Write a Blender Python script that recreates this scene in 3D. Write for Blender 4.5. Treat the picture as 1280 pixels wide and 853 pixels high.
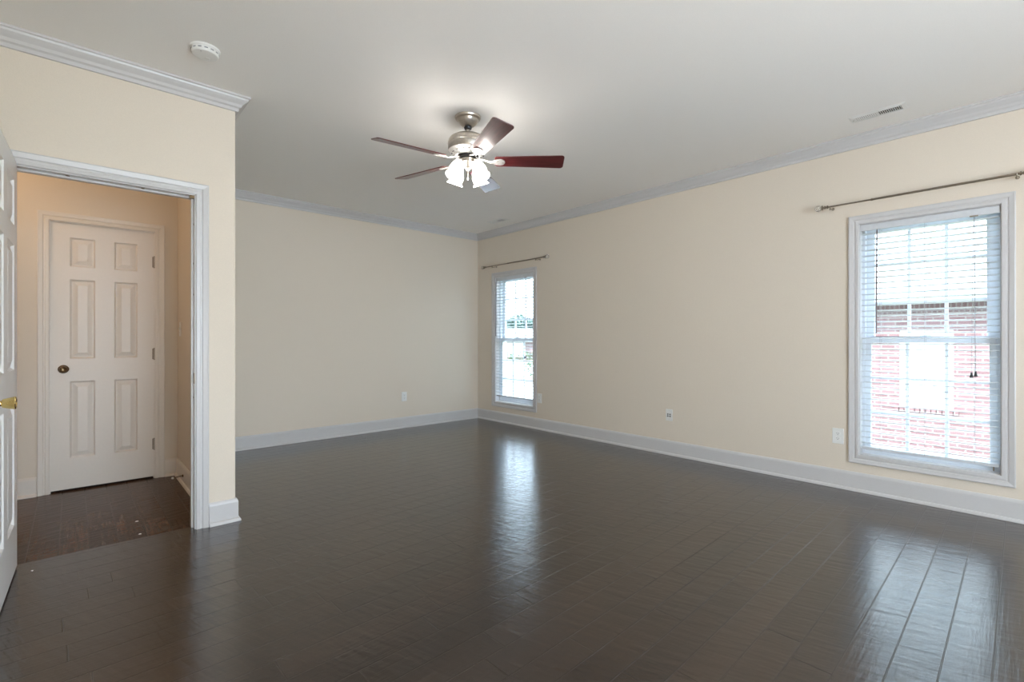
import bpy, bmesh, math, random
from mathutils import Vector, Matrix
random.seed(7)
for o in list(bpy.data.objects): bpy.data.objects.remove(o)
S = bpy.context.scene
COL = S.collection
R = math.radians

# ------------------------------------------------------------------ camera, sky, sun, exposure
cam = bpy.data.cameras.new('camera'); cam_o = bpy.data.objects.new('camera', cam); COL.objects.link(cam_o)
cam.sensor_width = 36; cam.lens = 607 / 1280 * 36; cam.shift_y = -2 / 1280; cam.clip_start = .05; cam.clip_end = 300
cam_o.location = (0, 0, 1.155); cam_o.rotation_euler = (R(90), 0, -math.atan2(.6707, .7416))
S.camera = cam_o
S.view_settings.view_transform = 'Standard'; S.view_settings.look = 'None'
S.view_settings.exposure = 0; S.view_settings.gamma = 1
S.view_settings.use_curve_mapping = False
w = bpy.data.worlds.new('sky'); S.world = w; w.use_nodes = True
bg = w.node_tree.nodes['Background']; bg.inputs[0].default_value = (.68, .84, 1, 1); bg.inputs[1].default_value = 14.0
sun = bpy.data.lights.new('sun', 'SUN'); sun.energy = 9.0; sun.angle = R(.6); sun.color = (1, .95, .88)
sun_o = bpy.data.objects.new('sun', sun); COL.objects.link(sun_o); sun_o.location = (0, 0, 12)
sun_o.rotation_euler = Vector((1, .22, -1.0)).to_track_quat('-Z', 'Y').to_euler()
def area(name, loc, direction, sx, sy, power, color):
    l = bpy.data.lights.new(name, 'AREA'); l.shape = 'RECTANGLE'; l.size = sx; l.size_y = sy; l.energy = power; l.color = color
    o = bpy.data.objects.new(name, l); COL.objects.link(o); o.location = loc
    o.rotation_euler = Vector(direction).to_track_quat('-Z', 'Y').to_euler(); return o
area('fill_behind_camera', (.35, -1.8, .4), (-.05, .36, 1), 1.4, .8, 72, (1, .85, .67))  # added upward fill with no real source, brightens ceiling and upper walls
LAMP_EMIT = 19.0
hl = bpy.data.lights.new('hall_lamp', 'POINT'); hl.energy = 11; hl.color = (1, .72, .46); hl.shadow_soft_size = .12
ho = bpy.data.objects.new('hall_lamp', hl); COL.objects.link(ho); ho.location = (-.75, 4.3, 2.5)

# ------------------------------------------------------------------ room sizes
H = 2.695; XL, XR = -.42, 4.43; YF, YB = -2.4, 5.65; YE = 3.48; XP = .77      # left, right, front, back, entry wall, partition
HX = .665; HY = 5.0                                                              # hall right wall, hall back wall
OX0, OX1, OZ = -.25, .555, 2.035                                                 # door opening

# ------------------------------------------------------------------ helpers
class MB:
    def __init__(s): s.v = []; s.f = []
    def add(s, vs, fs, M=None):
        b = len(s.v)
        for p in vs: s.v.append(tuple(M @ Vector(p)) if M else tuple(p))
        s.f += [tuple(i + b for i in q) for q in fs]; return s
    def box(s, x0, x1, y0, y1, z0, z1, M=None):
        return s.add([(x0, y0, z0), (x1, y0, z0), (x1, y1, z0), (x0, y1, z0), (x0, y0, z1), (x1, y0, z1), (x1, y1, z1), (x0, y1, z1)],
                     [(0, 3, 2, 1), (4, 5, 6, 7), (0, 1, 5, 4), (1, 2, 6, 5), (2, 3, 7, 6), (3, 0, 4, 7)], M)
    def lathe(s, prof, n=24, M=None):
        vs = []; fs = []; k = len(prof)
        for i in range(n):
            a = 2 * math.pi * i / n
            for r, z in prof: vs.append((r * math.cos(a), r * math.sin(a), z))
        for i in range(n):
            j = (i + 1) % n
            for q in range(k - 1): fs.append((i * k + q, j * k + q, j * k + q + 1, i * k + q + 1))
        if prof[0][0] > 1e-6: fs.append(tuple(i * k for i in range(n))[::-1])
        if prof[-1][0] > 1e-6: fs.append(tuple(i * k + k - 1 for i in range(n)))
        return s.add(vs, fs, M)
    def lathe_open(s, prof, n=24, M=None):
        c = len(s.f); s.lathe(prof, n, M); s.f = [q for q in s.f if len(q) == 4]; return s
    def tube(s, pts, r, n=8):
        pts = [Vector(p) for p in pts]; rs = r if isinstance(r, (list, tuple)) else [r] * len(pts); vs = []; fs = []
        for i, p in enumerate(pts):
            t = (pts[min(i + 1, len(pts) - 1)] - pts[max(i - 1, 0)]).normalized()
            u = t.cross(Vector((0, 0, 1)) if abs(t.z) < .9 else Vector((1, 0, 0))).normalized(); v = t.cross(u)
            for k in range(n):
                a = 2 * math.pi * k / n; vs.append(p + rs[i] * (math.cos(a) * u + math.sin(a) * v))
        for i in range(len(pts) - 1):
            for k in range(n):
                l = (k + 1) % n; fs.append((i * n + k, i * n + l, i * n + n + l, i * n + n + k))
        fs += [tuple(range(n))[::-1], tuple((len(pts) - 1) * n + k for k in range(n))]
        return s.add(vs, fs)
    def prism(s, outline, z0, z1, M=None):
        n = len(outline)
        return s.add([(x, y, z0) for x, y in outline] + [(x, y, z1) for x, y in outline],
                     [tuple(range(n))[::-1], tuple(range(n, 2 * n))] + [(i, (i + 1) % n, n + (i + 1) % n, n + i) for i in range(n)], M)
    def build(s, name, mat, parent=None, smooth=False, bevel=0, loc=None, dedupe=True):
        bm = bmesh.new(); vv = [bm.verts.new(p) for p in s.v]
        for q in s.f:
            try: bm.faces.new([vv[i] for i in q])
            except ValueError: pass
        if dedupe: bmesh.ops.remove_doubles(bm, verts=bm.verts, dist=1e-6)
        bmesh.ops.recalc_face_normals(bm, faces=bm.faces)
        me = bpy.data.meshes.new(name); 
        if loc: bm.transform(Matrix.Translation(-Vector(loc)))
        bm.to_mesh(me); bm.free()
        me.materials.append(mat)
        o = bpy.data.objects.new(name, me); COL.objects.link(o)
        if loc: o.location = loc
        if parent: o.parent = parent
        if smooth:
            for p in me.polygons: p.use_smooth = True
            me.set_sharp_from_angle(angle=R(38))
        if bevel:
            b = o.modifiers.new('bevel', 'BEVEL'); b.width = bevel; b.segments = 2; b.limit_method = 'ANGLE'; b.angle_limit = R(50)
        return o
def tag(o, label=None, cat=None, group=None, kind=None):
    for k, v in (('label', label), ('category', cat), ('group', group), ('kind', kind)):
        if v: o[k] = v
    return o
def thing(name, label, cat, loc=(0, 0, 0), rz=0, group=None, kind=None):
    o = bpy.data.objects.new(name, None); o.empty_display_size = .05; COL.objects.link(o); o.location = loc; o.rotation_euler = (0, 0, rz)
    return tag(o, label, cat, group, kind)
def copy_tree(o, parent=None):
    c = o.copy(); COL.objects.link(c)
    if parent: c.parent = parent
    for ch in [x for x in KIDS.get(o.name, [])] or list(o.children): copy_tree(ch, c)
    return c
KIDS = {}
def sweep(path, prof, closed, M):
    """profile (o, d) swept along a mitred path (u, v); o is offset to the left of travel. One MB per path segment."""
    n = len(path); segs = n if closed else n - 1; nor = []
    for i in range(segs):
        a, b = Vector(path[i]), Vector(path[(i + 1) % n]); t = (b - a).normalized(); nor.append(Vector((-t.y, t.x)))
    mit = []
    for i in range(n):
        if closed: a, b = nor[i - 1], nor[i]
        elif i == 0: a = b = nor[0]
        elif i == n - 1: a = b = nor[-1]
        else: a, b = nor[i - 1], nor[i]
        mit.append((a + b) / (1 + a.dot(b)))
    ring = [[M(path[i][0] + o * mit[i].x, path[i][1] + o * mit[i].y, d) for o, d in prof] for i in range(n)]
    out = []; k = len(prof)
    for i in range(segs):
        m = MB(); m.add(ring[i] + ring[(i + 1) % n], [(q, (q + 1) % k, k + (q + 1) % k, k + q) for q in range(k)] + [tuple(range(k))[::-1], tuple(range(k, 2 * k))])
        out.append(m)
    return out
def merge(ms):
    m = MB()
    for x in ms: m.add(x.v, x.f)
    return m
def slab(axis, p0, p1, u, v, holes=()):
    """solid slab between p0 and p1 along axis, spanning u and v, with rectangular holes (u0, u1, v0, v1)."""
    us = sorted({u[0], u[1], *[h[i] for h in holes for i in (0, 1)]}); vs = sorted({v[0], v[1], *[h[i] for h in holes for i in (2, 3)]})
    us = [a for a in us if u[0] <= a <= u[1]]; vs = [a for a in vs if v[0] <= a <= v[1]]
    P = {'x': lambda p, a, b: (p, a, b), 'y': lambda p, a, b: (a, p, b), 'z': lambda p, a, b: (a, b, p)}[axis]
    def solid(i, j):
        if i < 0 or j < 0 or i >= len(us) - 1 or j >= len(vs) - 1: return False
        cu, cv = (us[i] + us[i + 1]) / 2, (vs[j] + vs[j + 1]) / 2
        return not any(h[0] < cu < h[1] and h[2] < cv < h[3] for h in holes)
    m = MB()
    for i in range(len(us) - 1):
        for j in range(len(vs) - 1):
            if not solid(i, j): continue
            a, b, c, d = us[i], us[i + 1], vs[j], vs[j + 1]
            for p in (p0, p1): m.add([P(p, a, c), P(p, b, c), P(p, b, d), P(p, a, d)], [(0, 1, 2, 3)])
            for (di, dj, e) in ((-1, 0, ((a, c), (a, d))), (1, 0, ((b, c), (b, d))), (0, -1, ((a, c), (b, c))), (0, 1, ((a, d), (b, d)))):
                if not solid(i + di, j + dj):
                    (x0, y0), (x1, y1) = e; m.add([P(p0, x0, y0), P(p0, x1, y1), P(p1, x1, y1), P(p1, x0, y0)], [(0, 1, 2, 3)])
    return m

# ------------------------------------------------------------------ materials
class NT:
    def __init__(s, name):
        s.m = bpy.data.materials.new(name); s.m.use_nodes = True; s.t = s.m.node_tree; s.p = s.t.nodes['Principled BSDF']; s.out = s.t.nodes['Material Output']
    def n(s, typ, **kw):
        x = s.t.nodes.new(typ)
        for k, v in kw.items(): setattr(x, k, v)
        return x
    def l(s, a, b): s.t.links.new(a, b)
    def math(s, op, a, b=None, c=None):
        x = s.n('ShaderNodeMath', operation=op)
        for i, v in enumerate((a, b, c)):
            if v is None: continue
            if isinstance(v, (int, float)): x.inputs[i].default_value = v
            else: s.l(v, x.inputs[i])
        return x.outputs[0]
    def comb(s, x, y, z=0.):
        c = s.n('ShaderNodeCombineXYZ')
        for i, v in enumerate((x, y, z)):
            if isinstance(v, (int, float)): c.inputs[i].default_value = v
            else: s.l(v, c.inputs[i])
        return c.outputs[0]
    def pos(s):
        g = s.n('ShaderNodeTexCoord'); return g.outputs['Object']
    def noise(s, vec, scale, detail=3, rough=.5):
        x = s.n('ShaderNodeTexNoise'); x.inputs['Scale'].default_value = scale; x.inputs['Detail'].default_value = detail; x.inputs['Roughness'].default_value = rough
        if vec is not None: s.l(vec, x.inputs['Vector'])
        return x.outputs['Fac']
    def ramp(s, fac, stops):
        x = s.n('ShaderNodeValToRGB'); e = x.color_ramp.elements
        while len(e) < len(stops): e.new(.5)
        for q, (p, c) in zip(e, stops): q.position = p; q.color = (*c, 1) if len(c) == 3 else c
        s.l(fac, x.inputs[0]); return x.outputs[0]
    def mix(s, fac, a, b, blend='MIX'):
        x = s.n('ShaderNodeMix', data_type='RGBA', blend_type=blend)
        for i, v in ((0, fac), (6, a), (7, b)):
            if isinstance(v, (int, float)): x.inputs[i].default_value = v
            elif isinstance(v, tuple): x.inputs[i].default_value = (*v, 1)
            else: s.l(v, x.inputs[i])
        return x.outputs[2]
    def bump(s, h, strength, dist=.01):
        x = s.n('ShaderNodeBump'); x.inputs['Strength'].default_value = strength; x.inputs['Distance'].default_value = dist; s.l(h, x.inputs['Height']); s.l(x.outputs[0], s.p.inputs['Normal'])
    def set(s, **kw):
        for k, v in kw.items():
            i = s.p.inputs[k]
            if isinstance(v, tuple): i.default_value = (*v, 1) if len(v) == 3 else v
            else: i.default_value = v
        return s
def paint(name, col, rough=.5, tex=.02, scale=220, bump=.06, **kw):
    t = NT(name); f = t.noise(t.pos(), scale, 2); lo = tuple(c * (1 - tex) for c in col); hi = tuple(min(1, c * (1 + tex)) for c in col)
    t.l(t.ramp(f, [(.3, lo), (.7, hi)]), t.p.inputs['Base Color']); t.set(Roughness=rough, **kw)
    if bump: t.bump(f, bump, .004)
    return t.m
M_wall = paint('cream_wall_paint', (.715, .638, .54), .75)
M_ceil = paint('white_ceiling_paint', (.88, .862, .835), .85)
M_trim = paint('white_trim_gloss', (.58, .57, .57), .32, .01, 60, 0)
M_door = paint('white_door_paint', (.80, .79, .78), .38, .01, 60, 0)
M_cream = paint('cream_hall_trim_paint', (.73, .675, .61), .4, .01, 60, 0)
M_hinge = paint('dull_nickel_hinge', (.26, .21, .16), .5, .1, 60, 0, Metallic=.5)
M_vinyl = paint('sky_tinted_window_vinyl', (.76, .80, .85), .35, .01, 50, 0)  # white vinyl with the blue of the sky light mixed into its colour
M_plastic = paint('white_plastic', (.78, .78, .76), .35, .01, 80, 0)
M_dark = paint('dark_slot', (.015, .013, .012), .6, .1, 50, 0)
M_nickel = paint('brushed_nickel', (.56, .52, .47), .30, .08, 90, 0, Metallic=1.)
M_satin = paint('satin_nickel', (.74, .73, .71), .42, .04, 60, 0, Metallic=.8)
M_chrome = paint('polished_nickel', (.72, .70, .68), .16, .04, 60, 0, Metallic=1.)
M_bronze = paint('antique_bronze', (.16, .11, .06), .28, .2, 70, 0, Metallic=1.)
M_brass = paint('polished_brass', (.75, .58, .24), .2, .05, 70, 0, Metallic=1.)
M_rod = paint('pewter_rod', (.30, .26, .21), .35, .1, 70, 0, Metallic=1.)
M_black = paint('black_plastic', (.012, .011, .012), .35, .1, 50, 0)
M_wand = paint('brown_wand', (.09, .05, .05), .3, .1, 50, 0)
M_cord = paint('grey_cord', (.30, .30, .33), .7, .1, 90, 0)
t = NT('blind_slat'); t.set(Roughness=.35); f = t.noise(t.pos(), 30, 1); t.l(t.ramp(f, [(.3, (.58, .60, .63)), (.7, (.62, .64, .67))]), t.p.inputs['Base Color']);  M_slat = t.m
t = NT('clear_crystal'); t.set(Roughness=.03, IOR=1.45); t.p.inputs['Transmission Weight'].default_value = .92
f = t.noise(t.pos(), 12, 1); t.l(t.ramp(f, [(.3, (.93, .94, .95)), (.7, (.98, .98, .98))]), t.p.inputs['Base Color']); M_crystal = t.m
def glass():
    t = NT('window_glass'); tr = t.n('ShaderNodeBsdfTransparent'); gl = t.n('ShaderNodeBsdfGlossy'); gl.inputs['Roughness'].default_value = .01
    lw = t.n('ShaderNodeLayerWeight'); fr = t.n('ShaderNodeMath', operation='MULTIPLY_ADD'); t.l(t.math('POWER', lw.outputs['Facing'], 5.), fr.inputs[0]); fr.inputs[1].default_value = .45; fr.inputs[2].default_value = .03; lw.inputs[0].default_value = .5; mx = t.n('ShaderNodeMixShader'); tr.inputs[0].default_value = (.95, .97, .97, 1)
    t.l(fr.outputs[0], mx.inputs[0]); t.l(tr.outputs[0], mx.inputs[1]); t.l(gl.outputs[0], mx.inputs[2]); t.l(mx.outputs[0], t.out.inputs[0]); return t.m
M_glass = glass()
t = NT('lit_frosted_glass'); f = t.noise(t.pos(), 8, 1); t.l(t.ramp(f, [(.3, (1, .93, .84)), (.7, (1, .96, .90))]), t.p.inputs['Emission Color']); t.set(Roughness=.3, **{'Base Color': (.9, .9, .9), 'Emission Strength': LAMP_EMIT}); M_shade = t.m
def planks(name, rot, dark, light, gap, ior=1.6, coat=.3, spec=.5):
    t = NT(name); p = t.pos(); mp = t.n('ShaderNodeMapping'); mp.inputs['Rotation'].default_value = (0, 0, rot); t.l(p, mp.inputs[0])
    sp = t.n('ShaderNodeSeparateXYZ'); t.l(mp.outputs[0], sp.inputs[0]); x, y = sp.outputs[0], sp.outputs[1]
    W = .127; v = t.math('DIVIDE', t.math('ADD', y, 30.03), W); row = t.math('FLOOR', v); fy = t.math('FRACT', v)
    wn = t.n('ShaderNodeTexWhiteNoise', noise_dimensions='1D'); t.l(row, wn.inputs['W'])
    L = t.math('MULTIPLY_ADD', wn.outputs['Value'], .45, .62)
    wn2 = t.n('ShaderNodeTexWhiteNoise', noise_dimensions='1D'); t.l(t.math('ADD', row, 71.3), wn2.inputs['W'])
    u = t.math('DIVIDE', t.math('ADD', t.math('ADD', x, 40.), t.math('MULTIPLY', wn2.outputs['Value'], 2.)), L)
    idn = t.math('FLOOR', u); fx = t.math('FRACT', u)
    w3 = t.n('ShaderNodeTexWhiteNoise', noise_dimensions='2D'); t.l(t.comb(row, idn), w3.inputs['Vector']); rnd = w3.outputs['Value']
    ey = t.math('MULTIPLY', t.math('MINIMUM', fy, t.math('SUBTRACT', 1., fy)), W)
    ex = t.math('MULTIPLY', t.math('MINIMUM', fx, t.math('SUBTRACT', 1., fx)), L)
    e = t.math('MINIMUM', ex, ey)
    mr = t.n('ShaderNodeMapRange', interpolation_type='SMOOTHSTEP'); t.l(e, mr.inputs[0]); mr.inputs[1].default_value = .0008; mr.inputs[2].default_value = .0032; edge = mr.outputs[0]
    off = t.math('MULTIPLY', rnd, 37.)
    grain = t.noise(t.comb(t.math('MULTIPLY', x, 2.2), t.math('ADD', t.math('MULTIPLY', y, 38.), off), off), 1.6, 6, .62)
    blot = t.noise(t.comb(t.math('MULTIPLY', x, 1.2), t.math('ADD', t.math('MULTIPLY', y, 3.), off), off), 2.2, 3)
    scr = t.noise(t.comb(t.math('ADD', t.math('MULTIPLY', x, 22.), t.math('MULTIPLY', y, 6.)), t.math('ADD', t.math('MULTIPLY', y, 4.5), off), off), 1.3, 4, .5)
    k = t.math('ADD', t.math('ADD', t.math('MULTIPLY', grain, .75), t.math('MULTIPLY', blot, .45)), t.math('MULTIPLY_ADD', rnd, 0.2, -.10))
    c = t.ramp(k, [(.36, dark), (.86, light)])
    c = t.mix(edge, gap, c); t.l(c, t.p.inputs['Base Color'])
    h = t.math('ADD', t.math('MULTIPLY', edge, 1.9), t.math('ADD', t.math('MULTIPLY', scr, 1.15), t.math('MULTIPLY', grain, .4)))
    h = t.math('ADD', h, t.math('MULTIPLY', rnd, .1)); t.bump(h, .45, .0042)
    t.l(t.math('MULTIPLY_ADD', grain, -.06, .215), t.p.inputs['Roughness']); t.set(**{'IOR': ior}); t.p.inputs['Coat Weight'].default_value = coat; t.p.inputs['Specular IOR Level'].default_value = spec; t.p.inputs['Coat Roughness'].default_value = .2
    return t.m
M_floor = planks('dark_hand_scraped_planks', R(-1.5), (.012, .0068, .0045), (.047, .030, .0205), (.006, .005, .004))
M_hallfloor = planks('warm_lit_hall_planks', R(90), (.034, .0155, .007), (.112, .058, .032), (.010, .006, .004), 1.45, 0, .15)  # same planks as the room, hall's warm light painted in as browner wood
def cherry():
    t = NT('cherry_blade'); p = t.pos(); mp = t.n('ShaderNodeMapping'); mp.inputs['Scale'].default_value = (3, 60, 3); t.l(p, mp.inputs[0])
    f = t.noise(mp.outputs[0], 1.5, 5, .6); t.l(t.ramp(f, [(.3, (.055, .0085, .010)), (.7, (.13, .023, .024))]), t.p.inputs['Base Color'])
    t.set(Roughness=.28); t.p.inputs['Coat Weight'].default_value = .5; t.p.inputs['Coat Roughness'].default_value = .12; return t.m
M_cherry = cherry()
def bricks(name, c1, c2, mort, yz=True, scale=1., soldier=False):
    t = NT(name); sp = t.n('ShaderNodeSeparateXYZ'); t.l(t.pos(), sp.inputs[0])
    v = t.comb(t.math('ADD', sp.outputs[0], sp.outputs[1]), sp.outputs[2])
    b = t.n('ShaderNodeTexBrick'); t.l(v, b.inputs['Vector']); b.inputs['Color1'].default_value = (*c1, 1); b.inputs['Color2'].default_value = (*c2, 1); b.inputs['Mortar'].default_value = (*mort, 1)
    b.inputs['Scale'].default_value = 1; b.inputs['Mortar Size'].default_value = .011; b.inputs['Brick Width'].default_value = .075 if soldier else .225; b.inputs['Row Height'].default_value = .25 if soldier else .075
    n = t.noise(v, 30, 3); t.l(t.mix(.35, b.outputs['Color'], t.mix(n, (.35, .32, .32), (.65, .62, .62)), 'OVERLAY'), t.p.inputs['Base Color']); t.set(Roughness=.85)
    t.bump(t.math('SUBTRACT', 1., b.outputs['Fac']), .5, .006); return t.m
M_brick = bricks('pinkish_red_brick', (.125, .068, .072), (.165, .098, .102), (.21, .19, .185))
M_soldier = bricks('soldier_course_brick', (.08, .045, .052), (.11, .066, .072), (.16, .145, .145), soldier=True)
M_brickred = bricks('own_house_brick', (.34, .13, .10), (.45, .2, .16), (.65, .6, .55))
def shingles():
    t = NT('pale_roof_shingles'); sp = t.n('ShaderNodeSeparateXYZ'); t.l(t.pos(), sp.inputs[0]); v = t.comb(t.math('ADD', sp.outputs[1], 0.), t.math('MULTIPLY', sp.outputs[0], 1.24))
    b = t.n('ShaderNodeTexBrick'); t.l(v, b.inputs['Vector']); b.inputs['Color1'].default_value = (.33, .32, .31, 1); b.inputs['Color2'].default_value = (.40, .39, .38, 1); b.inputs['Mortar'].default_value = (.19, .185, .185, 1)
    b.inputs['Scale'].default_value = 1; b.inputs['Mortar Size'].default_value = .008; b.inputs['Brick Width'].default_value = .3; b.inputs['Row Height'].default_value = .15
    t.l(b.outputs['Color'], t.p.inputs['Base Color']); t.set(Roughness=.9); return t.m
M_roof = shingles()
M_grass = paint('lawn_grass', (.17, .19, .10), .9, .35, 9, .3)
M_conc = paint('pale_concrete', (.50, .48, .45), .85, .08, 6, .1)
M_asph = paint('street_asphalt', (.42, .42, .43), .9, .1, 8, .1)
M_leaf = paint('tree_leaves', (.055, .10, .085), .7, .5, 1.2, 0)
M_hedge = paint('hedge_leaves', (.05, .09, .045), .7, .5, 2.5, 0)
M_bark = paint('tree_bark', (.14, .10, .08), .9, .3, 8, .2)
M_ext = paint('exterior_white_paint', (.55, .55, .54), .5, .02, 20, 0)
M_soffit = paint('cream_soffit', (.66, .60, .52), .6, .02, 20, 0)
M_gutter = paint('pale_gutter', (.62, .68, .74), .4, .02, 20, 0)
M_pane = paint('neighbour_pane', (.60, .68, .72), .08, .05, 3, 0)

# ------------------------------------------------------------------ room shell
WZ0, WZ1 = .28, 2.027                                # clear window opening (inside the jamb liner)
WIN = [(.206, .966), (4.486, 5.246)]                 # Y ranges: near window, far window
holes = [(a - .015, b + .015, WZ0 - .015, WZ1 + .015) for a, b in WIN]
def struct(o, label=None):
    o['kind'] = 'structure'
    if label: o['label'] = label
    return o
struct(slab('z', -.12, 0, (-.55, 4.55), (-2.55, 5.75), [(-.55, .717, 3.545, 5.75)]).build('floor', M_floor), 'dark brown hand-scraped plank floor of the empty bedroom')
struct(slab('z', -.12, 0, (-1.75, .717), (3.545, 5.75)).build('floor_hall', M_hallfloor), 'plank floor of the hall beyond the doorway, warm light painted into its brown')
struct(slab('z', H, H + .18, (-1.8, 4.9), (-2.6, 5.9)).build('ceiling', M_ceil), 'smooth off-white ceiling')
struct(slab('x', XR, XR + .12, (-2.5, 5.77), (-.1, H), holes).build('wall_right', M_wall), 'cream wall with two windows')
struct(slab('y', YB, YB + .12, (-1.75, 4.5), (-.1, H)).build('wall_back', M_wall), 'cream far wall')
struct(slab('x', XL - .12, XL, (-2.5, YE), (-.1, H)).build('wall_left', M_wall), 'cream wall behind the open white door')
FILL_OPENING = (-.15, 2.35, .5, 2.25)  # made-up opening behind the camera, added to let in fill light
struct(slab('y', YF - .12, YF, (-.55, 4.55), (-.1, H), [FILL_OPENING]).build('wall_front', M_wall), 'cream wall behind the camera')
struct(slab('y', YE, YE + .12, (-1.75, XP), (-.1, H), [(OX0 - .018, OX1 + .018, -.1, OZ + .018)]).build('wall_entry', M_wall, bevel=.008), 'cream wall around the hall doorway')
struct(slab('x', HX, XP, (YE + .06, YB), (-.1, H)).build('wall_partition', M_wall), 'cream partition beside the hall')
D2 = (-.128, .505)
struct(slab('y', HY, HY + .11, (-1.75, HX + .02), (-.1, H), [(D2[0] - .018, D2[1] + .018, -.1, 2.06)]).build('wall_hall', M_wall), 'cream hall wall around the closed white door')
struct(slab('x', -1.75, -1.62, (3.4, 5.77), (-.1, H)).build('wall_hall_left', M_wall), 'cream end wall of the hall')
struct(slab('x', XR + .12, XR + .23, (-2.6, 5.85), (-1.2, H + .18), [(a - .02, b + .02, WZ0 - .03, WZ1 + .02) for a, b in WIN]).build('wall_exterior', M_brickred), 'brick outer face of the window wall')

PB = [(0, 0), (.027, 0), (.027, .008), (.022, .018), (.0135, .022), (.0135, .122), (.011, .132), (.005, .143), (-.004, .143), (-.004, 0)]
PC = [(-.004, 0), (.072, 0), (.072, -.010), (.063, -.014), (.060, -.024), (.048, -.036), (.034, -.048), (.026, -.062), (.020, -.066), (.016, -.070), (.014, -.088), (-.004, -.088)]
PCAS = [(0, -.004), (0, .010), (.004, .0125), (.020, .0125), (.025, .009), (.032, .009), (.036, .014), (.052, .017), (.060, .019), (.066, .017), (.066, -.004)]
flat = lambda u, v, d: (u, v, d)
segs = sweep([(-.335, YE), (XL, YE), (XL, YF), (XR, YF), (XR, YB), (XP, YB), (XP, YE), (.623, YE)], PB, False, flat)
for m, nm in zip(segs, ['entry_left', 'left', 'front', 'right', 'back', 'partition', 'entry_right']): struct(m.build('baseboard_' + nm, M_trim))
segs = sweep([(HX, YE + .17), (HX, HY), (D2[1] + .07, HY)], PB, False, flat)
for m, nm in zip(segs, ['hall_right', 'hall_back']): struct(m.build('baseboard_' + nm, M_cream))
struct(sweep([(D2[0] - .07, HY), (-1.62, HY)], PB, False, flat)[0].build('baseboard_hall_left', M_cream))
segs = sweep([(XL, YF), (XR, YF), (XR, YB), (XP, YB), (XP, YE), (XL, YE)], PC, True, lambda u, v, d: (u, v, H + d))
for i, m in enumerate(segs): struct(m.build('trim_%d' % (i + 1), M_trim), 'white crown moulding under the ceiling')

# doorway casing and jamb
def door_trim(n, x0, x1, y, zt, face, depth, label, M_trim):
    # casing on the face side (face = -1 towards the camera); legs reach the floor
    path = [(x0, 0), (x0, zt), (x1, zt), (x1, 0)]
    m = merge(sweep(path, PCAS, False, lambda u, v, d: (u, y - d, v)))
    o = struct(m.build('trim_%d' % n, M_trim), label)
    j = MB(); j.box(x0 - .012, x0 + .006, y + .001, y + depth, 0, zt + .006); j.box(x1 - .006, x1 + .012, y + .001, y + depth, 0, zt + .006); j.box(x0 + .006, x1 - .006, y + .001, y + depth, zt - .006, zt + .012)
    jo = j.build('jamb', M_trim, o)
    return o
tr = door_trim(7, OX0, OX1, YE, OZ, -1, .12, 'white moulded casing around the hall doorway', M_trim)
st = MB(); st.box(OX0 + .006, OX0 + .017, YE + .045, YE + .08, 0, OZ - .006); st.box(OX1 - .017, OX1 - .006, YE + .045, YE + .08, 0, OZ - .006); st.box(OX0 + .017, OX1 - .017, YE + .045, YE + .08, OZ - .017, OZ - .006); st.build('door_stop_strip', M_trim, tr)
sk = MB(); sk.box(OX1 - .0075, OX1 - .0055, YE + .003, YE + .043, .885, .950); tag(sk.build('strike_plate', M_bronze, tr), 'bronze strike plate')
for z in (1.86, 1.62, 1.43, .80):
    MB().lathe([(.0065, 0), (.0065, .0018)], 8, Matrix.Translation((OX1 - .0065, YE + .032, z)) @ Matrix.Rotation(R(-90), 4, 'Y')).build('screw_hole', M_bronze, tr)
for x in (-.02, .30):
    MB().lathe([(.009, 0), (.009, .003)], 8, Matrix.Translation((x, YE + .03, OZ - .009))).build('screw_hole', M_bronze, tr)
MB().box(OX1 - .03, OX1 - .0065, YE + .004, YE + .03, OZ - .022, OZ - .0065).build('corner_catch', M_bronze, tr)
tr2 = door_trim(8, D2[0] - .002, D2[1] + .002, HY, 2.046, -1, .11, 'cream white casing around the closed hall door', M_cream)
MB().box(D2[0] + .001, D2[1] - .001, HY + .062, HY + .075, 0, 2.04).build('gap_darkener', M_dark, tr2)  # added dark sheet behind the door, blocks light and keeps the gaps dark

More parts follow.
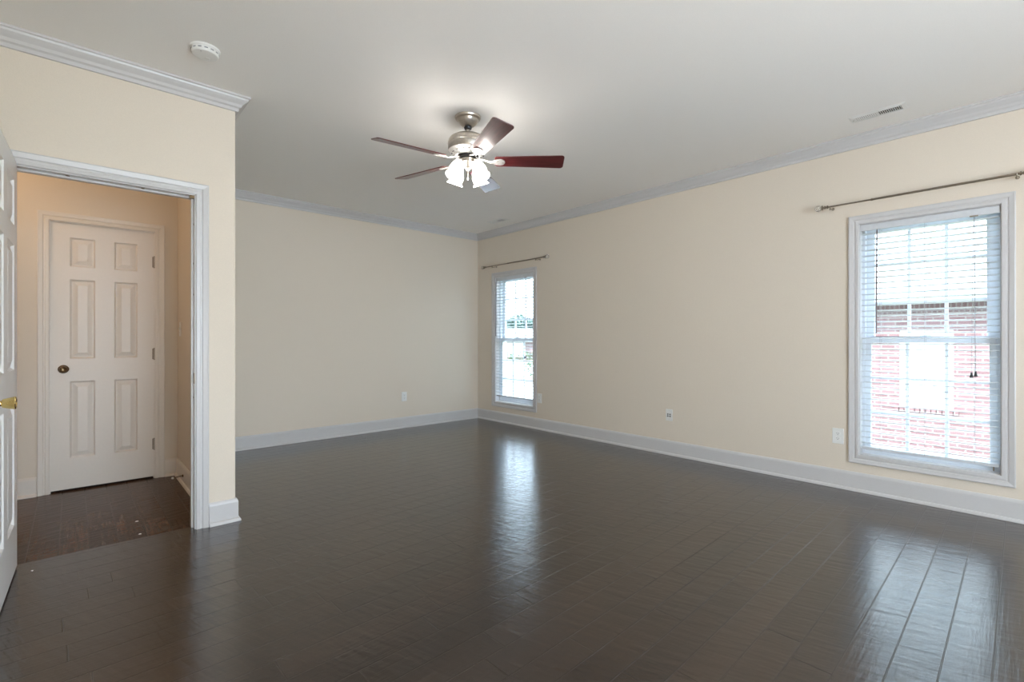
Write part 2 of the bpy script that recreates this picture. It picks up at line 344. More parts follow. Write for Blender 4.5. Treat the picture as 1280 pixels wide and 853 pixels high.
# ------------------------------------------------------------------ six-panel doors
def six_panel(W, Hd, T, stile, mull):
    """slab in local coords: x 0..W, y 0..T, z 0..Hd, panels on both faces"""
    pw = (W - 2 * stile - mull) / 2
    xs = [(stile, stile + pw), (stile + pw + mull, W - stile)]
    zs = [(.115 * Hd, .405 * Hd), (.49 * Hd, .79 * Hd), (.838 * Hd, .948 * Hd)]
    gx = sorted({0, W, *[a for q in xs for a in q]}); gz = sorted({0, Hd, *[a for q in zs for a in q]})
    m = MB()
    for y, sgn in ((0, 1), (T, -1)):
        for i in range(len(gx) - 1):
            for j in range(len(gz) - 1):
                a, b, c, d = gx[i], gx[i + 1], gz[j], gz[j + 1]
                if (a, b) in xs and (c, d) in zs:
                    rings = [(0, 0), (.011, .0125), (.017, .0125), (.046, .002)]
                    P = []
                    for ins, dep in rings: P.append([(a + ins, y + sgn * dep, c + ins), (b - ins, y + sgn * dep, c + ins), (b - ins, y + sgn * dep, d - ins), (a + ins, y + sgn * dep, d - ins)])
                    vs = [p for r_ in P for p in r_]; fs = []
                    for k in range(len(rings) - 1):
                        for q in range(4): fs.append((k * 4 + q, k * 4 + (q + 1) % 4, k * 4 + 4 + (q + 1) % 4, k * 4 + 4 + q))
                    fs.append(tuple(range(len(vs) - 4, len(vs)))); m.add(vs, fs)
                else: m.add([(a, y, c), (b, y, c), (b, y, d), (a, y, d)], [(0, 1, 2, 3)])
    for j in range(len(gz) - 1):
        for x in (0, W): m.add([(x, 0, gz[j]), (x, T, gz[j]), (x, T, gz[j + 1]), (x, 0, gz[j + 1])], [(0, 1, 2, 3)])
    for i in range(len(gx) - 1):
        for z in (0, Hd): m.add([(gx[i], 0, z), (gx[i + 1], 0, z), (gx[i + 1], T, z), (gx[i], T, z)], [(0, 1, 2, 3)])
    return m
KNOB = [(0, 0), (.032, 0), (.032, .004), (.026, .009), (.014, .012), (.011, .016), (.011, .024), (.017, .028), (.023, .036), (.0245, .046), (.024, .055), (.0205, .062), (.015, .064), (.013, .0625), (0, .0625)]
KNOB_FLARED = [(0, 0), (.031, 0), (.031, .004), (.024, .009), (.012, .013), (.011, .022), (.0165, .025), (.0185, .030), (.0225, .046), (.0250, .058), (.0255, .061), (.0235, .064), (.020, .0645), (.018, .0625), (0, .062)]
def knob(parent, loc, rot, mat, label, prof=KNOB):
    o = MB().lathe(prof, 24, Matrix.Translation(loc) @ rot).build('door_knob', mat, parent, smooth=True); o['label'] = label; return o
def hinge(parent, x, y, z, mat):
    m = MB(); m.lathe([(.006, -.045), (.006, .045)], 10, Matrix.Translation((x, y, z))); m.lathe([(.0045, -.051), (.0075, -.047), (.0075, -.044)], 10, Matrix.Translation((x, y, z))); m.lathe([(.0075, .044), (.0075, .047), (.0045, .051)], 10, Matrix.Translation((x, y, z)))
    m.box(x - .014, x + .014, y + .003, y + .0065, z - .044, z + .044); return m.build('hinge', mat, parent)
# open bedroom door: local x runs from the hinge towards the latch, visible face y = T
d1 = thing('door_1', 'white six-panel bedroom door swung open, at the left edge', 'door', (-.209, 3.50, .012), R(-91.7), kind='structure')
six_panel(.80, 2.03, .035, .112, .115).build('panel', M_door, d1, bevel=.0012)
for c in list(d1.children): c.location = (0, -.035, 0)
knob(d1, (.735, 0, .890), Matrix.Rotation(R(-90), 4, 'X'), M_brass, 'brass knob', KNOB_FLARED)
knob(d1, (.735, -.035, .890), Matrix.Rotation(R(90), 4, 'X'), M_brass, 'brass knob', KNOB_FLARED)
lp = MB().box(.7995, .8015, -.030, -.006, .860, .920).build('latch_plate', M_brass, d1)
# closed hall door
d2 = thing('door_2', 'closed white six-panel hall door with a bronze knob', 'door', (D2[0] + .003, HY + .012, .014), 0, kind='structure')
six_panel(D2[1] - D2[0] - .006, 2.026, .035, .108, .115).build('panel', M_cream, d2, bevel=.0012)
knob(d2, (.072, 0, .915), Matrix.Rotation(R(90), 4, 'X'), M_bronze, 'antique bronze knob')
MB().box(-.006, -.0005, -.003, .012, .885, .945).build('latch_plate', M_bronze, d2)
for z in (.27, 1.02, 1.785): hinge(d2, D2[1] - D2[0] - .003, -.006, z, M_hinge)

# ------------------------------------------------------------------ windows
def window(n, y0, y1, label):
    r = thing('window_%d' % n, label, 'window', (XR, (y0 + y1) / 2, WZ0), 0, kind='structure')
    P = Matrix.Translation((-XR, -(y0 + y1) / 2, -WZ0))
    def put(m, name, mat, par=r, **k):
        m.v = [tuple(P @ Vector(p)) for p in m.v]; return m.build(name, mat, par, **k)
    path = [(y0, WZ0), (y0, WZ1), (y1, WZ1), (y1, WZ0)]                        # left of travel = outwards
    put(merge(sweep(path, PCAS, True, lambda u, v, d: (XR - d, u, v))), 'casing', M_trim)
    j = merge(sweep(path, [(-.004, .001), (.0145, .001), (.0145, .20), (-.004, .20)], True, lambda u, v, d: (XR + d, u, v)))
    put(j, 'jamb', M_trim)
    # vinyl frame tracks
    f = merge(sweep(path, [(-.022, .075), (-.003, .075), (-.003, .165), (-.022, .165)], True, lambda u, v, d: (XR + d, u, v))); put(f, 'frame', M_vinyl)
    a, b, zb, zt, zm = y0 + .022, y1 - .022, WZ0 + .022, WZ1 - .022, 1.153
    def sash(x0, x1, za, zb_, st, top, bot, nm, mz):
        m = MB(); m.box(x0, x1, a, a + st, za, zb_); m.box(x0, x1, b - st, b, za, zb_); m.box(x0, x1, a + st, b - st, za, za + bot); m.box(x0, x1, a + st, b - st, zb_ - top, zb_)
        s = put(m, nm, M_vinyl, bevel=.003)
        ya, yb = a + st, b - st; xc = (x0 + x1) / 2
        g = MB().box(xc - .002, xc + .002, ya - .003, yb + .003, za + bot - .003, zb_ - top + .003); put(g, 'pane', M_glass, s)
        mm = MB()
        for k in (1, 2):
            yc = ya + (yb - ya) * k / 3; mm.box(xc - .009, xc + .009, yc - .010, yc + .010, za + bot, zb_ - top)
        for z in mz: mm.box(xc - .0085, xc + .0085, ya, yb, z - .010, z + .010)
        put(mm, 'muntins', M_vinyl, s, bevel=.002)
    sash(XR + .082, XR + .112, zb, zm + .022, .034, .044, .045, 'lower_sash', (.865, .600))
    sash(XR + .116, XR + .146, zm - .022, zt, .050, .034, .044, 'upper_sash', (1.722, 1.43))
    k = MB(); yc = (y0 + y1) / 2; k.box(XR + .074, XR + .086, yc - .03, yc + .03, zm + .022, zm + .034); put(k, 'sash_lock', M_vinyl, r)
    return r
window(1, *WIN[0], 'near window at the right, looking onto a brick house')
window(2, *WIN[1], 'far window by the back corner, looking onto trees')

# ------------------------------------------------------------------ blinds
def blind(y0, y1, zbot, wand, label, group, drop):
    """local origin: middle of the headrail's underside on the wall plane; +X goes outdoors"""
    yc = (y0 + y1) / 2; hw = (y1 - y0) / 2 - .006; zt = WZ1 - .006
    r = thing('window_blind', label, 'blind', (XR, yc, zt), 0, group)
    def z(a): return a - zt
    m = MB(); m.box(.002, .010, -hw, hw, -.048, 0); m.box(.010, .058, -hw, hw, -.040, -.002); m.build('headrail', M_slat, r, bevel=.002)
    s = MB(); zz = zt - .068; n = 0
    while zz > zbot + .03:
        q = z(zz); c = .003; th = .0042; tl = math.tan(R(3)); Y = hw - .003
        top = [(x, q - (x - .033) * tl + dz) for x, dz in ((.008, 0), (.033, c), (.058, 0))]      # room edge a little higher
        sec = top + [(x, zz_ - th) for x, zz_ in top[::-1]]
        s.add([(x, -Y, zz_) for x, zz_ in sec] + [(x, Y, zz_) for x, zz_ in sec], [tuple(range(6)), tuple(range(11, 5, -1))] + [(k, (k + 1) % 6, 6 + (k + 1) % 6, 6 + k) for k in range(6)]); zz -= .0415
    s.build('slats', M_slat, r)
    MB().box(.008, .058, -hw + .003, hw - .003, z(zbot), z(zbot + .02)).build('bottom_rail', M_slat, r, bevel=.003)
    for fy in (-.68, 0, .68):
        for x in (.0065, .0595):
            MB().tube([(x, fy * hw, -.045), (x, fy * hw, z(zbot) + .01)], .0009, 5).build('ladder_cord', M_cord, r)
    wy = wand
    wd = MB().tube([(-.004, wy, -.05), (-.006, wy, -.07), (-.006, wy + .004, -.82)], [.0028, .0044, .0048], 8).build('tilt_wand', M_wand, r)
    MB().tube([(.004, wy, -.035), (-.004, wy, -.045), (-.004, wy, -.055)], .002, 6).build('wand_hook', M_nickel, wd)
    for dy, dz in ((-.008, 0), (.012, -.008)):
        cd = MB().tube([(-.002, drop, -.046), (-.003, drop + dy * .5, -.4), (-.004, drop + dy, -1.08 + dz)], .0010, 5).build('lift_cord', M_cord, r)
        MB().lathe([(0, 0), (.004, -.002), (.0055, -.012), (.009, -.034), (.0085, -.038), (0, -.039)], 12, Matrix.Translation((-.004, drop + dy, -1.075 + dz))).build('tassel', M_black, cd, smooth=True)
    MB().box(-.001, .003, drop - .02, drop + .022, -.052, -.043).build('cord_lock', M_rod, r)
    MB().tube([(.03, -hw + .03, z(zbot)), (.03, -hw + .03, z(zbot) - .03)], .003, 6).build('hold_down_pin', M_rod, r)
    return r
b1 = blind(*WIN[0], .325, .27, 'open white slatted blind over the near right window', 'window blinds', -.253)
b2 = blind(*WIN[1], .355, .36, 'open white slatted blind over the far corner window', 'window blinds', -.235)

# ------------------------------------------------------------------ curtain rods
def rod(yc, half, z, bra, label, thick_from=None):
    r = thing('curtain_rod', label, 'curtain rod', (XR, yc, z), 0, 'curtain rods')
    X = -.085
    if thick_from is None: thick_from = 0
    MB().tube([(X, -half, 0), (X, thick_from, 0)], .0078, 12).build('outer_tube', M_rod, r, smooth=True)
    MB().tube([(X, thick_from - .02, 0), (X, half, 0)], .0058, 12).build('inner_tube', M_rod, r, smooth=True)
    MB().lathe([(.009, -.006), (.0095, 0), (.009, .006)], 12, Matrix.Translation((X, thick_from, 0)) @ Matrix.Rotation(R(90), 4, 'X')).build('collar', M_rod, r)
    for sg in (-1, 1):
        Mt = Matrix.Translation((X, sg * half, 0)) @ Matrix.Rotation(R(-90 * sg), 4, 'X')
        f = MB().lathe([(.006, -.012), (.013, -.010), (.013, -.004), (.007, 0), (.007, .004), (.0125, .008), (.013, .013), (.007, .016), (.008, .022), (.018, .026), (.019, .031), (.006, .033)], 16, Mt).build('finial', M_rod, r, smooth=True)
        # faceted crystal ball
        MB().lathe([(0, .032), (.013, .034), (.022, .043), (.025, .055), (.022, .067), (.013, .076), (0, .079)], 10, Mt).build('crystal_ball', M_crystal, f)
        y = sg * bra
        b = MB(); b.tube([(0, y, -.004), (-.03, y, -.006), (-.062, y, -.016), (X, y, -.011)], .004, 8); b.tube([(X - .012, y, .003), (X - .010, y, -.007), (X, y, -.0105), (X + .010, y, -.007), (X + .012, y, .003)], .0032, 8)
        b.tube([(X, y, -.010), (X, y, -.026)], [.003, .005], 8)
        bo = b.build('bracket', M_rod, r, smooth=True)
        MB().lathe([(.011, .001), (.011, .004), (.007, .006), (0, .006)], 14, Matrix.Translation((0, y, -.004)) @ Matrix.Rotation(R(-90), 4, 'Y')).build('wall_rose', M_rod, bo, smooth=True)
    return r
rod(.635, .525, 2.182, .502, 'pewter curtain rod with crystal finials above the near right window', .235)
rod(4.79, .58, 2.180, .43, 'pewter curtain rod with crystal finials above the far corner window', .1)

# ------------------------------------------------------------------ wall plates
def plate_base(name, label, cat, loc, rz, group=None, w=.072, h=.117):
    """local: plate faces -Y"""
    r = thing(name, label, cat, loc, rz, group)
    MB().box(-w / 2, w / 2, -.0055, .001, -h / 2, h / 2).build('cover_plate', M_plastic, r, bevel=.0022); return r
def outlet(label, loc, rz):
    r = plate_base('wall_outlet', label, 'outlet', loc, rz, 'wall outlets', .076, .120)
    for dz in (.0195, -.0195):
        n = 20; out = []
        for i in range(n):
            a = 2 * math.pi * i / n; out.append((.0175 * math.cos(a), max(-.0135, min(.0135, .0175 * math.sin(a)))))
        q = MB().prism(out, 0, .003, Matrix.Translation((0, -.0052, dz)) @ Matrix.Rotation(R(90), 4, 'X')).build('receptacle', M_plastic, r)
        s = MB(); s.box(-.0075, -.0052, -.0087, -.008, dz - .001, dz + .0075); s.box(.0052, .0072, -.0087, -.008, dz, dz + .0065); s.lathe([(.0026, 0), (.0026, .0007)], 10, Matrix.Translation((0, -.0081, dz - .0065)) @ Matrix.Rotation(R(90), 4, 'X'))
        s.build('slots', M_dark, q)
    MB().lathe([(.003, 0), (.0025, .001)], 10, Matrix.Translation((0, -.0054, 0)) @ Matrix.Rotation(R(90), 4, 'X')).build('screw', M_nickel, r)
    return r
RW = R(-90)   # plates on the right wall face -X
outlet('white duplex outlet on the right wall beside the near window casing', (XR, 1.104, .402), RW)
outlet('white duplex outlet on the right wall just past the far corner window', (XR, 4.37, .402), RW)
outlet('white duplex outlet low on the far back wall', (3.21, YB, .409), 0)
jk = plate_base('wall_jack', 'white wall plate with four dark jacks, on the long blank stretch of right wall', 'wall plate', (XR, 2.55, .398), RW, None, .072, .115)
for dx in (-.012, .012):
    for dz in (-.004, -.023):
        q = MB().box(dx - .0095, dx + .0095, -.007, -.004, dz + .012 - .0085, dz + .012 + .0085).build('jack', M_plastic, jk)
        MB().box(dx - .0068, dx + .0068, -.0078, -.0068, dz + .012 - .006, dz + .012 + .006).build('socket', M_dark, q)
for dz in (-.045, .045): MB().lathe([(.003, 0), (.0025, .001)], 10, Matrix.Translation((0, -.0054, dz)) @ Matrix.Rotation(R(90), 4, 'X')).build('screw', M_nickel, jk)
sw = plate_base('light_switch', 'white toggle light switch on the side wall inside the hall', 'light switch', (HX, 4.85, 1.24), RW)
MB().add([(-.005, -.005, -.012), (.005, -.005, -.012), (.005, -.005, .012), (-.005, -.005, .012), (-.004, -.016, .004), (.004, -.016, .004), (.004, -.016, .011), (-.004, -.016, .011)], [(0, 1, 2, 3), (4, 5, 6, 7), (0, 1, 5, 4), (1, 2, 6, 5), (2, 3, 7, 6), (3, 0, 4, 7)]).build('toggle', M_plastic, sw)
for dz in (-.03, .03): MB().lathe([(.003, 0), (.0025, .001)], 10, Matrix.Translation((0, -.0054, dz)) @ Matrix.Rotation(R(90), 4, 'X')).build('screw', M_nickel, sw)
# spring door stop on the hall baseboard
ds = thing('door_stop', 'spring door stop with a white tip on the hall baseboard', 'door stop', (HX - .013, 4.62, .07), R(180))
pts = []
for i in range(121):
    a = i / 120 * 2 * math.pi * 12; q = i / 120; pts.append((.006 + .06 * q, .006 * math.cos(a), .006 * math.sin(a) - .006 * q))
MB().tube(pts, .0013, 5).build('spring', M_bronze, ds)
MB().lathe([(.0105, 0), (.0105, .004), (.006, .008)], 12, Matrix.Rotation(R(90), 4, 'Y')).build('base', M_bronze, ds)
MB().lathe([(0, .080), (.006, .079), (.0085, .074), (.0085, .064), (0, .064)], 12, Matrix.Translation((0, 0, -.006)) @ Matrix.Rotation(R(90), 4, 'Y')).build('tip', M_plastic, ds)

# ------------------------------------------------------------------ ceiling fittings
sd = thing('smoke_detector', 'round white smoke detector on the ceiling near the doorway', 'smoke detector', (.52, 3.0, H), R(20))
MB().lathe([(.070, .001), (.070, -.010), (.067, -.012), (.067, -.014)], 32).build('base', M_plastic, sd, smooth=True)
MB().lathe([(.064, -.013), (.064, -.026), (.058, -.034), (.040, -.038), (0, -.039)], 32).build('cover', M_plastic, sd, smooth=True)
MB().lathe([(.012, -.038), (.012, -.041), (.010, -.042), (0, -.042)], 16, Matrix.Translation((.018, .012, .001))).build('test_button', M_plastic, sd)
MB().box(-.038, -.026, -.028, -.024, -.0372, -.034).build('indicator_light', M_black, sd)
ring = MB(); 
for k in range(14):
    a = 2 * math.pi * k / 14; ring.box(-.008, .008, .0638, .0646, -.024, -.018, Matrix.Rotation(a, 4, 'Z'))
ring.build('vent_openings', M_cord, sd)
def vent(label, loc, rz, group):
    """local long axis x; register 0.31 x 0.115"""
    r = thing('ceiling_vent', label, 'vent', loc, rz, group)
    L, W, a, b = .155, .066, .130, .036
    f = merge(sweep([(-a, -b), (-a, b), (a, b), (a, -b)], [(0, 0), (0, -.0065), (.004, -.007), (.022, -.003), (.028, 0)], True, lambda u, v, d: (u, v, d))); f.build('frame', M_plastic, r)
    MB().box(-a, a, -b, b, -.0005, .0005).build('duct_shadow', M_dark, r)
    lv = MB(); n = 24
    for k in range(n):
        x = -a + (k + .5) * 2 * a / n; tilt = R(-34) if x < 0 else R(34)
        lv.box(-.0042, .0042, -b, b, -.0005, .0005, Matrix.Translation((x, 0, -.0042)) @ Matrix.Rotation(tilt, 4, 'Y'))
    lv.box(-.004, .004, -b, b, -.007, -.001); lv.build('louvers', M_plastic, r)
    MB().tube([(a + .008, 0, -.004), (a + .008, 0, -.014)], .003, 8).build('damper_lever', M_plastic, r)
    return r
vent('white ceiling register with louvers above the near right window', (4.06, .78, H), R(90), 'ceiling vents')
vent('white ceiling register near the far right corner of the room', (4.09, 4.80, H), R(90), 'ceiling vents')

# ------------------------------------------------------------------ ceiling fan
FX, FY = 2.03, 2.70
fan = thing('ceiling_fan', 'brushed nickel ceiling fan with five cherry blades and a lit light kit', 'ceiling fan', (FX, FY, H))
def Z(z): return z - H
MB().lathe([(.090, .001), (.090, -.006), (.086, -.014), (.072, -.020), (.070, -.024), (.066, -.034), (.052, -.052), (.040, -.062), (.032, -.066), (.026, -.066)], 40).build('canopy', M_nickel, fan, smooth=True)
MB().lathe([(0, -.060), (.022, -.062), (.0275, -.072), (.024, -.084), (.013, -.088), (0, -.088)], 24).build('hanger_ball', M_black, fan, smooth=True)
MB().lathe([(.0115, -.084), (.0115, -.140), (.022, -.140), (.022, -.150)], 20).build('downrod', M_nickel, fan, smooth=True)
hm = MB().lathe([(.020, -.128), (.060, -.130), (.100, -.137), (.122, -.149), (.1335, -.165), (.137, -.180), (.137, -.186), (.1385, -.187), (.1385, -.192), (.137, -.193), (.137, -.230), (.134, -.237)], 48).build('motor_housing', M_nickel, fan, smooth=True)
lb = MB().lathe([(.134, -.236), (.128, -.243), (.092, -.263), (.086, -.270), (.070, -.273), (0, -.273)], 48).build('vented_base', M_satin, hm, smooth=True)
for k in range(15):
    a = 2 * math.pi * k / 15
    MB().lathe([(.0075, 0), (.0075, .002)], 10, Matrix.Rotation(a, 4, 'Z') @ Matrix.Translation((.109, 0, -.2545)) @ Matrix.Rotation(R(30), 4, 'Y') @ Matrix.Rotation(R(180), 4, 'X') @ Matrix.Scale(1.5, 4, (0, 1, 0))).build('vent_hole', M_dark, hm)
MB().lathe([(.074, -.272), (.074, -.290), (.060, -.293)], 32).build('flywheel', M_black, fan, smooth=True)
ZB = Z(2.387)
def blade_outline():
    o = []; r0, r1, w0, w1 = .185, .665, .052, .070; cr = .022
    o += [(r0, -w0 + .012), (r0 + .012, -w0)]
    for i in range(6): a = -math.pi / 2 + i / 5 * math.pi / 2; o.append((r1 - cr + cr * math.cos(a), -w1 + cr + cr * math.sin(a)))
    for i in range(6): a = i / 5 * math.pi / 2; o.append((r1 - cr + cr * math.cos(a), w1 - cr + cr * math.sin(a)))
    o += [(r0 + .012, w0), (r0, w0 - .012)]; return o
def arm_outline():
    o = [(.150, -.011), (.172, -.013), (.190, -.026)]
    for i in range(9): a = -math.pi / 2 + i / 8 * math.pi; o.append((.222 + .036 * math.cos(a), .034 * math.sin(a)))
    o += [(.190, .026), (.172, .013), (.150, .011)]; return o
for k, deg in enumerate((35, 104, 173, 251, 319)):
    A = Matrix.Rotation(R(deg), 4, 'Z'); T = Matrix.Translation((0, 0, ZB)) @ Matrix.Rotation(R(-15), 4, 'X')
    bl = MB().prism(blade_outline(), 0, .006).build('blade', M_cherry, fan, bevel=.0015); bl.matrix_local = A @ T
    ar = MB().prism(arm_outline(), -.006, -.0005, T)
    nb = [(.062, -.014, Z(2.406)), (.10, -.012, Z(2.398)), (.135, -.0115, ZB + .001)]
    top = [(x, s * abs(y), z + dz) for x, y, z in nb for s in (-1, 1) for dz in (0, .006)]
    q = [T @ Vector(p) for p in ((.155, -.0112, -.006), (.155, -.0112, -.0005), (.155, .0112, -.006), (.155, .0112, -.0005))]
    vs = top + [tuple(p) for p in q]; fs = [(0, 1, 3, 2)]
    for i in range(3):
        b = i * 4; fs += [(b, b + 1, b + 5, b + 4), (b + 2, b + 6, b + 7, b + 3), (b + 1, b + 3, b + 7, b + 5), (b, b + 4, b + 6, b + 2)]
    ar.add(vs, fs + [(12, 14, 15, 13)])
    ao = ar.build('blade_arm', M_satin, fan, smooth=True, bevel=.0015); ao.matrix_local = A
    for sx, sy in ((.208, -.016), (.208, .016), (.242, 0)):
        MB().lathe([(.0045, -.0065), (.004, -.0082), (0, -.0085)], 8, T @ Matrix.Translation((sx, sy, 0))).build('screw', M_nickel, ao)
# light kit
MB().lathe([(.050, -.290), (.062, -.296), (.064, -.301), (.064, -.322), (.056, -.330), (.042, -.336), (.034, -.347), (.020, -.354), (.014, -.360), (.012, -.366), (.007, -.371), (0, -.373)], 36).build('switch_housing', M_nickel, fan, smooth=True)
view = math.degrees(math.atan2(-FY, -FX))
for k in range(4):
    A = Matrix.Rotation(R(view + 45 + 90 * k), 4, 'Z'); tilt = R(-24)
    B = A @ Matrix.Translation((.080, 0, -.322)) @ Matrix.Rotation(tilt, 4, 'Y') @ Matrix.Scale(.88, 4)
    m = MB().tube([A @ Vector(p) for p in ((.040, 0, -.312), (.066, 0, -.308), (.077, 0, -.311), (.080, 0, -.320))], .008, 10)
    m.lathe([(.010, .006), (.026, .002), (.030, -.010), (.029, -.016)], 20, B)
    m.build('lamp_arm', M_nickel, fan, smooth=True)
    pr = [(.026, -.006), (.030, -.014), (.036, -.028), (.046, -.052), (.054, -.080), (.0555, -.100), (.052, -.116), (.0515, -.124), (.058, -.136), (.066, -.146)]
    sh = MB().lathe_open(pr + [(r - .003, z) for r, z in pr[::-1]], 28, B).build('lamp_shade', M_shade, fan, smooth=True)
    MB().lathe([(.012, -.012), (.013, -.04), (.022, -.062), (.026, -.08), (.022, -.098), (.010, -.106), (0, -.107)], 16, B).build('bulb', M_shade, sh, smooth=True)
pc = MB().tube([(-.012, -.016, -.36), (-.012, -.016, -.425)], .0012, 6).build('pull_chain', M_nickel, fan)
MB().lathe([(0, .006), (.005, .002), (.006, -.006), (.004, -.014), (0, -.016)], 10, Matrix.Translation((-.012, -.016, -.429))).build('chain_bead', M_plastic, pc, smooth=True)

# ------------------------------------------------------------------ paint flecks on the floor
for (x, y, sz, lab) in ((.301, 3.88, .011, 'white paint fleck on the hall floor, farther of the two in the doorway'), (.295, 3.615, .009, 'white paint fleck on the hall floor, nearer of the two in the doorway'), (-.15, 3.40, .006, 'tiny pale fleck on the floor beside the open door')):
    m = MB(); n = 7; out = [(sz * (.7 + .3 * math.sin(3 * i + x * 9)) * math.cos(2 * math.pi * i / n), sz * .7 * math.sin(2 * math.pi * i / n)) for i in range(n)]
    m.prism([(a + x, b + y) for a, b in out], .0, .0022); tag(m.build('paint_fleck', M_plastic, loc=(x, y, 0)), lab, 'debris', 'paint flecks')

# ------------------------------------------------------------------ outdoors: ground, neighbour's house, street, far house, trees
G = -1.05
struct(MB().box(4.66, 130, -60, 130, G - .2, G).build('lawn', M_grass), 'lawn around the houses')
cxy = (.6707, .7416); rxy = (.7416, -.6707)       # away from the room / to the right
def out(l, d): return (d * cxy[0] + l * rxy[0], d * cxy[1] + l * rxy[1])
dv = [out(-6, 9.5), out(9 * .2, 9.5), out(3, 25), out(-6, 25)]
struct(MB().prism(dv, G - .1, G + .01).build('driveway', M_conc), 'pale concrete driveway outside the far window')
sv = [out(-25, 30), out(25, 30), out(25, 41), out(-25, 41)]
struct(MB().prism(sv, G - .1, G + .012).build('street', M_asph), 'pale street beyond the driveway')
# neighbour's brick house, wall facing the near window
NX = 12.0; NY0, NY1 = -7.0, 4.6; NZ = 1.86
nw = (1.175, 1.965, -.14, 1.335)
nh = thing('brick_house', 'pinkish brick house with pale shingle roof outside the near right window', 'house', (NX, 0, G))
OFF = Matrix.Translation((-NX, 0, -G))
def hp(m, name, mat, par, **k):
    m.v = [tuple(OFF @ Vector(p)) for p in m.v]; return m.build(name, mat, par, **k)
body = slab('x', NX, NX + .3, (NY0, NY1), (G - .1, NZ), [nw]); body.box(NX + .3, NX + 7, NY1 - .3, NY1, G - .1, NZ); body.box(NX + .3, NX + 7, NY0, NY0 + .3, G - .1, NZ); body.box(NX + 6.7, NX + 7, NY0, NY1, G - .1, NZ)
hp(body, 'wall', M_brick, nh)
hp(MB().box(NX - .012, NX + .001, NY0, NY1, NZ - .20, NZ - .02), 'soldier_course', M_soldier, nh)
hp(MB().box(NX - .50, NX + .05, NY0 - .4, NY1 + .4, NZ, NZ + .03), 'soffit', M_soffit, nh)
hp(MB().box(NX - .53, NX - .50, NY0 - .4, NY1 + .4, NZ - .02, NZ + .17), 'fascia', M_soffit, nh)
gp = [(-.53, .06), (-.57, .05), (-.615, .08), (-.63, .17), (-.65, .18), (-.65, .19), (-.53, .19)]
hp(MB().add([(NX + a, NY0 - .4, NZ + b) for a, b in gp] + [(NX + a, NY1 + .4, NZ + b) for a, b in gp], [tuple(range(7)), tuple(range(7, 14))] + [(i, (i + 1) % 7, 7 + (i + 1) % 7, 7 + i) for i in range(7)]), 'gutter', M_gutter, nh)
rf = MB(); x0, x1 = NX - .60, NX + 3.5; z0, z1 = NZ + .19, NZ + .19 + 4.1 * .75
rf.add([(x0, NY0 - .4, z0), (x0, NY1 + .4, z0), (x1, NY1 + .4, z1), (x1, NY0 - .4, z1), (2 * x1 - x0, NY0 - .4, z0), (2 * x1 - x0, NY1 + .4, z0)], [(0, 1, 2, 3), (3, 2, 5, 4), (0, 3, 4), (1, 5, 2), (0, 4, 5, 1)])
hp(rf, 'roof', M_roof, nh)
y0, y1, a0, a1 = nw
npath = [(y0, a0), (y0, a1), (y1, a1), (y1, a0)]
nf = hp(merge(sweep(npath, [(-.07, .03), (.002, .03), (.002, .12), (-.07, .12)], True, lambda u, v, d: (NX + d, u, v))), 'window', M_ext, nh)
ms = MB(); zm = .57; ms.box(NX + .05, NX + .11, y0 + .07, y1 - .07, zm - .03, zm + .03)
for k in (1, 2): yy = y0 + .07 + (y1 - y0 - .14) * k / 3; ms.box(NX + .07, NX + .10, yy - .009, yy + .009, a0 + .07, a1 - .07)
for zz in (.20, .94): ms.box(NX + .07, NX + .10, y0 + .07, y1 - .07, zz - .009, zz + .009)
hp(ms, 'muntins', M_ext, nf)
hp(MB().box(NX + .09, NX + .1, y0 + .06, y1 - .06, a0 + .06, a1 - .06), 'pane', M_pane, nf)
sl = MB(); n = 12
for k in range(n):
    q = (y1 - y0 + .16) / n; yy = y0 - .08 + q * k; sl.box(NX - .04, NX + .10, yy + .006, yy + q - .006, a0 - .10, a0 - .002)
hp(sl, 'sill', M_brick, nh, bevel=.004)
# house across the street
fh = thing('far_house', 'pale roofed house across the street outside the far window', 'house', (*out(1.0, 52), G), -math.atan2(.6707, .7416))
MB().box(-11, 10, 0, 8, 0, 2.25).build('wall', M_brick, fh)
rf = MB(); rf.add([(-12, -.6, 2.2), (11, -.6, 2.2), (11, 8.6, 2.2), (-12, 8.6, 2.2), (-9, 4, 3.45), (8, 4, 3.45)], [(0, 1, 5, 4), (1, 2, 5), (2, 3, 4, 5), (3, 0, 4), (0, 3, 2, 1)]); rf.build('roof', M_conc, fh)
MB().box(-12, 11, -.68, -.6, 1.98, 2.24).build('fascia', M_ext, fh)
MB().add([(-5.2, -1.2, 2.1), (.2, -1.2, 2.1), (-2.6, -1.2, 3.6), (-5.2, 3, 2.1), (.2, 3, 2.1), (-2.6, 3, 3.6)], [(0, 1, 2), (3, 5, 4), (0, 2, 5, 3), (1, 4, 5, 2), (0, 3, 4, 1)]).build('gable', M_ext, fh)
for (a, b, lab) in ((-2.0, -.9, None), (-.75, .3, None), (2.0, 3.2, None), (5, 6.2, None)):
    f = MB().box(a, b, -.06, .02, .35, 1.85).build('window', M_ext, fh); MB().box(a + .1, b - .1, -.07, -.055, .45, 1.75).build('pane', M_pane, f)
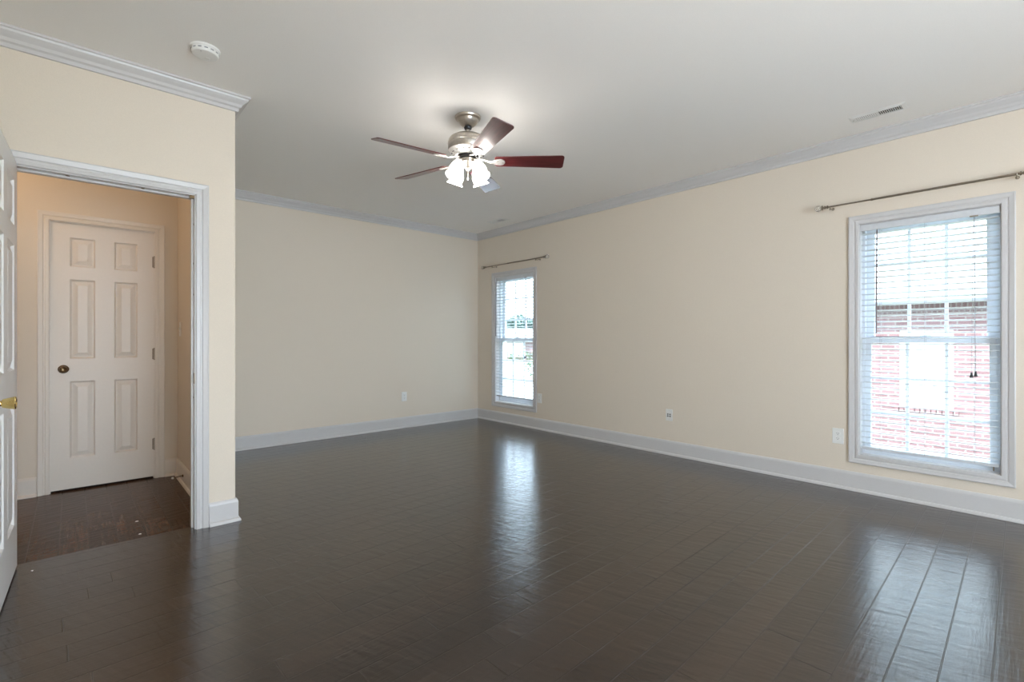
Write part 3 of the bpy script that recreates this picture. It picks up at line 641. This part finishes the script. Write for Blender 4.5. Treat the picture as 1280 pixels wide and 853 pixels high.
# leafy things
def leaves(blobs, n, size, seed):
    rnd = random.Random(seed); m = MB()
    for (x, y, z, r_) in blobs:
        for i in range(int(n * r_ * r_)):
            d = Vector((rnd.gauss(0, 1), rnd.gauss(0, 1), rnd.gauss(0, 1))).normalized() * r_ * (.55 + .45 * rnd.random() ** .5)
            c = Vector((x, y, z)) + Vector((d.x, d.y, d.z * .85)); s_ = size * (.6 + .8 * rnd.random())
            u = Vector((rnd.gauss(0, 1), rnd.gauss(0, 1), rnd.gauss(0, 1))).normalized(); v = u.cross(Vector((rnd.gauss(0, 1), rnd.gauss(0, 1), rnd.gauss(0, 1)))).normalized()
            m.add([c - u * s_, c + v * s_ * .5, c + u * s_, c - v * s_ * .5], [(0, 1, 2, 3)])
    return m
def tree(l, d, h, r_, seed, label):
    x, y = out(l, d); t = thing('tree', label, 'tree', (x, y, G), 0, 'trees behind the far house')
    rnd = random.Random(seed); bl = [(0, 0, h - r_ * .9, r_ * .8)]
    for i in range(7):
        a = i * 2 * math.pi / 7; bl.append((r_ * .6 * math.cos(a), r_ * .6 * math.sin(a), h - r_ * (1.0 + .55 * rnd.random()), r_ * .55))
    leaves(bl, 300, .30, seed).build('foliage', M_leaf, t, dedupe=False)
    tk = MB(); tk.tube([(0, 0, -.1), (.1, 0, h * .3), (0, .1, h * .6)], [.28, .22, .12], 8)
    for i in range(4):
        a = i * 1.6; tk.tube([(.05, .05, h * .35), (r_ * .5 * math.cos(a), r_ * .5 * math.sin(a), h * .68)], [.1, .04], 6)
    tk.build('trunk', M_bark, t)
tree(-2.6, 66, 5.6, 2.6, 1, 'leftmost leafy tree behind the far house, seen through the far window')
tree(1.2, 74, 6.6, 2.9, 2, 'tallest leafy tree, in the middle of the three behind the far house')
tree(4.6, 66, 5.2, 2.4, 3, 'rightmost leafy tree behind the far house, at the window edge')
def shrub(l, d, r_, seed, label, name='shrub', stretch=1):
    x, y = out(l, d); t = thing(name, label, name, (x, y, G), -math.atan2(.6707, .7416))
    k = max(1, int(stretch)); bl = [((i - (k - 1) / 2) * r_ * 1.2, 0, r_ * .85, r_) for i in range(k)]
    leaves(bl, 420, .09, seed).build('foliage', M_hedge, t, dedupe=False)
    for bx, by, bz, br in bl:
        MB().tube([(bx, 0, -.05), (bx + .03, .02, br * .5), (bx - .02, 0, br)], [.04, .03, .015], 6).build('stem', M_bark, t)
shrub(.9, 50, .55, 11, 'low clipped hedge along the front of the far house', 'hedge', 5)
shrub(1.35, 27.5, .62, 12, 'round green shrub beside the driveway outside the far window')
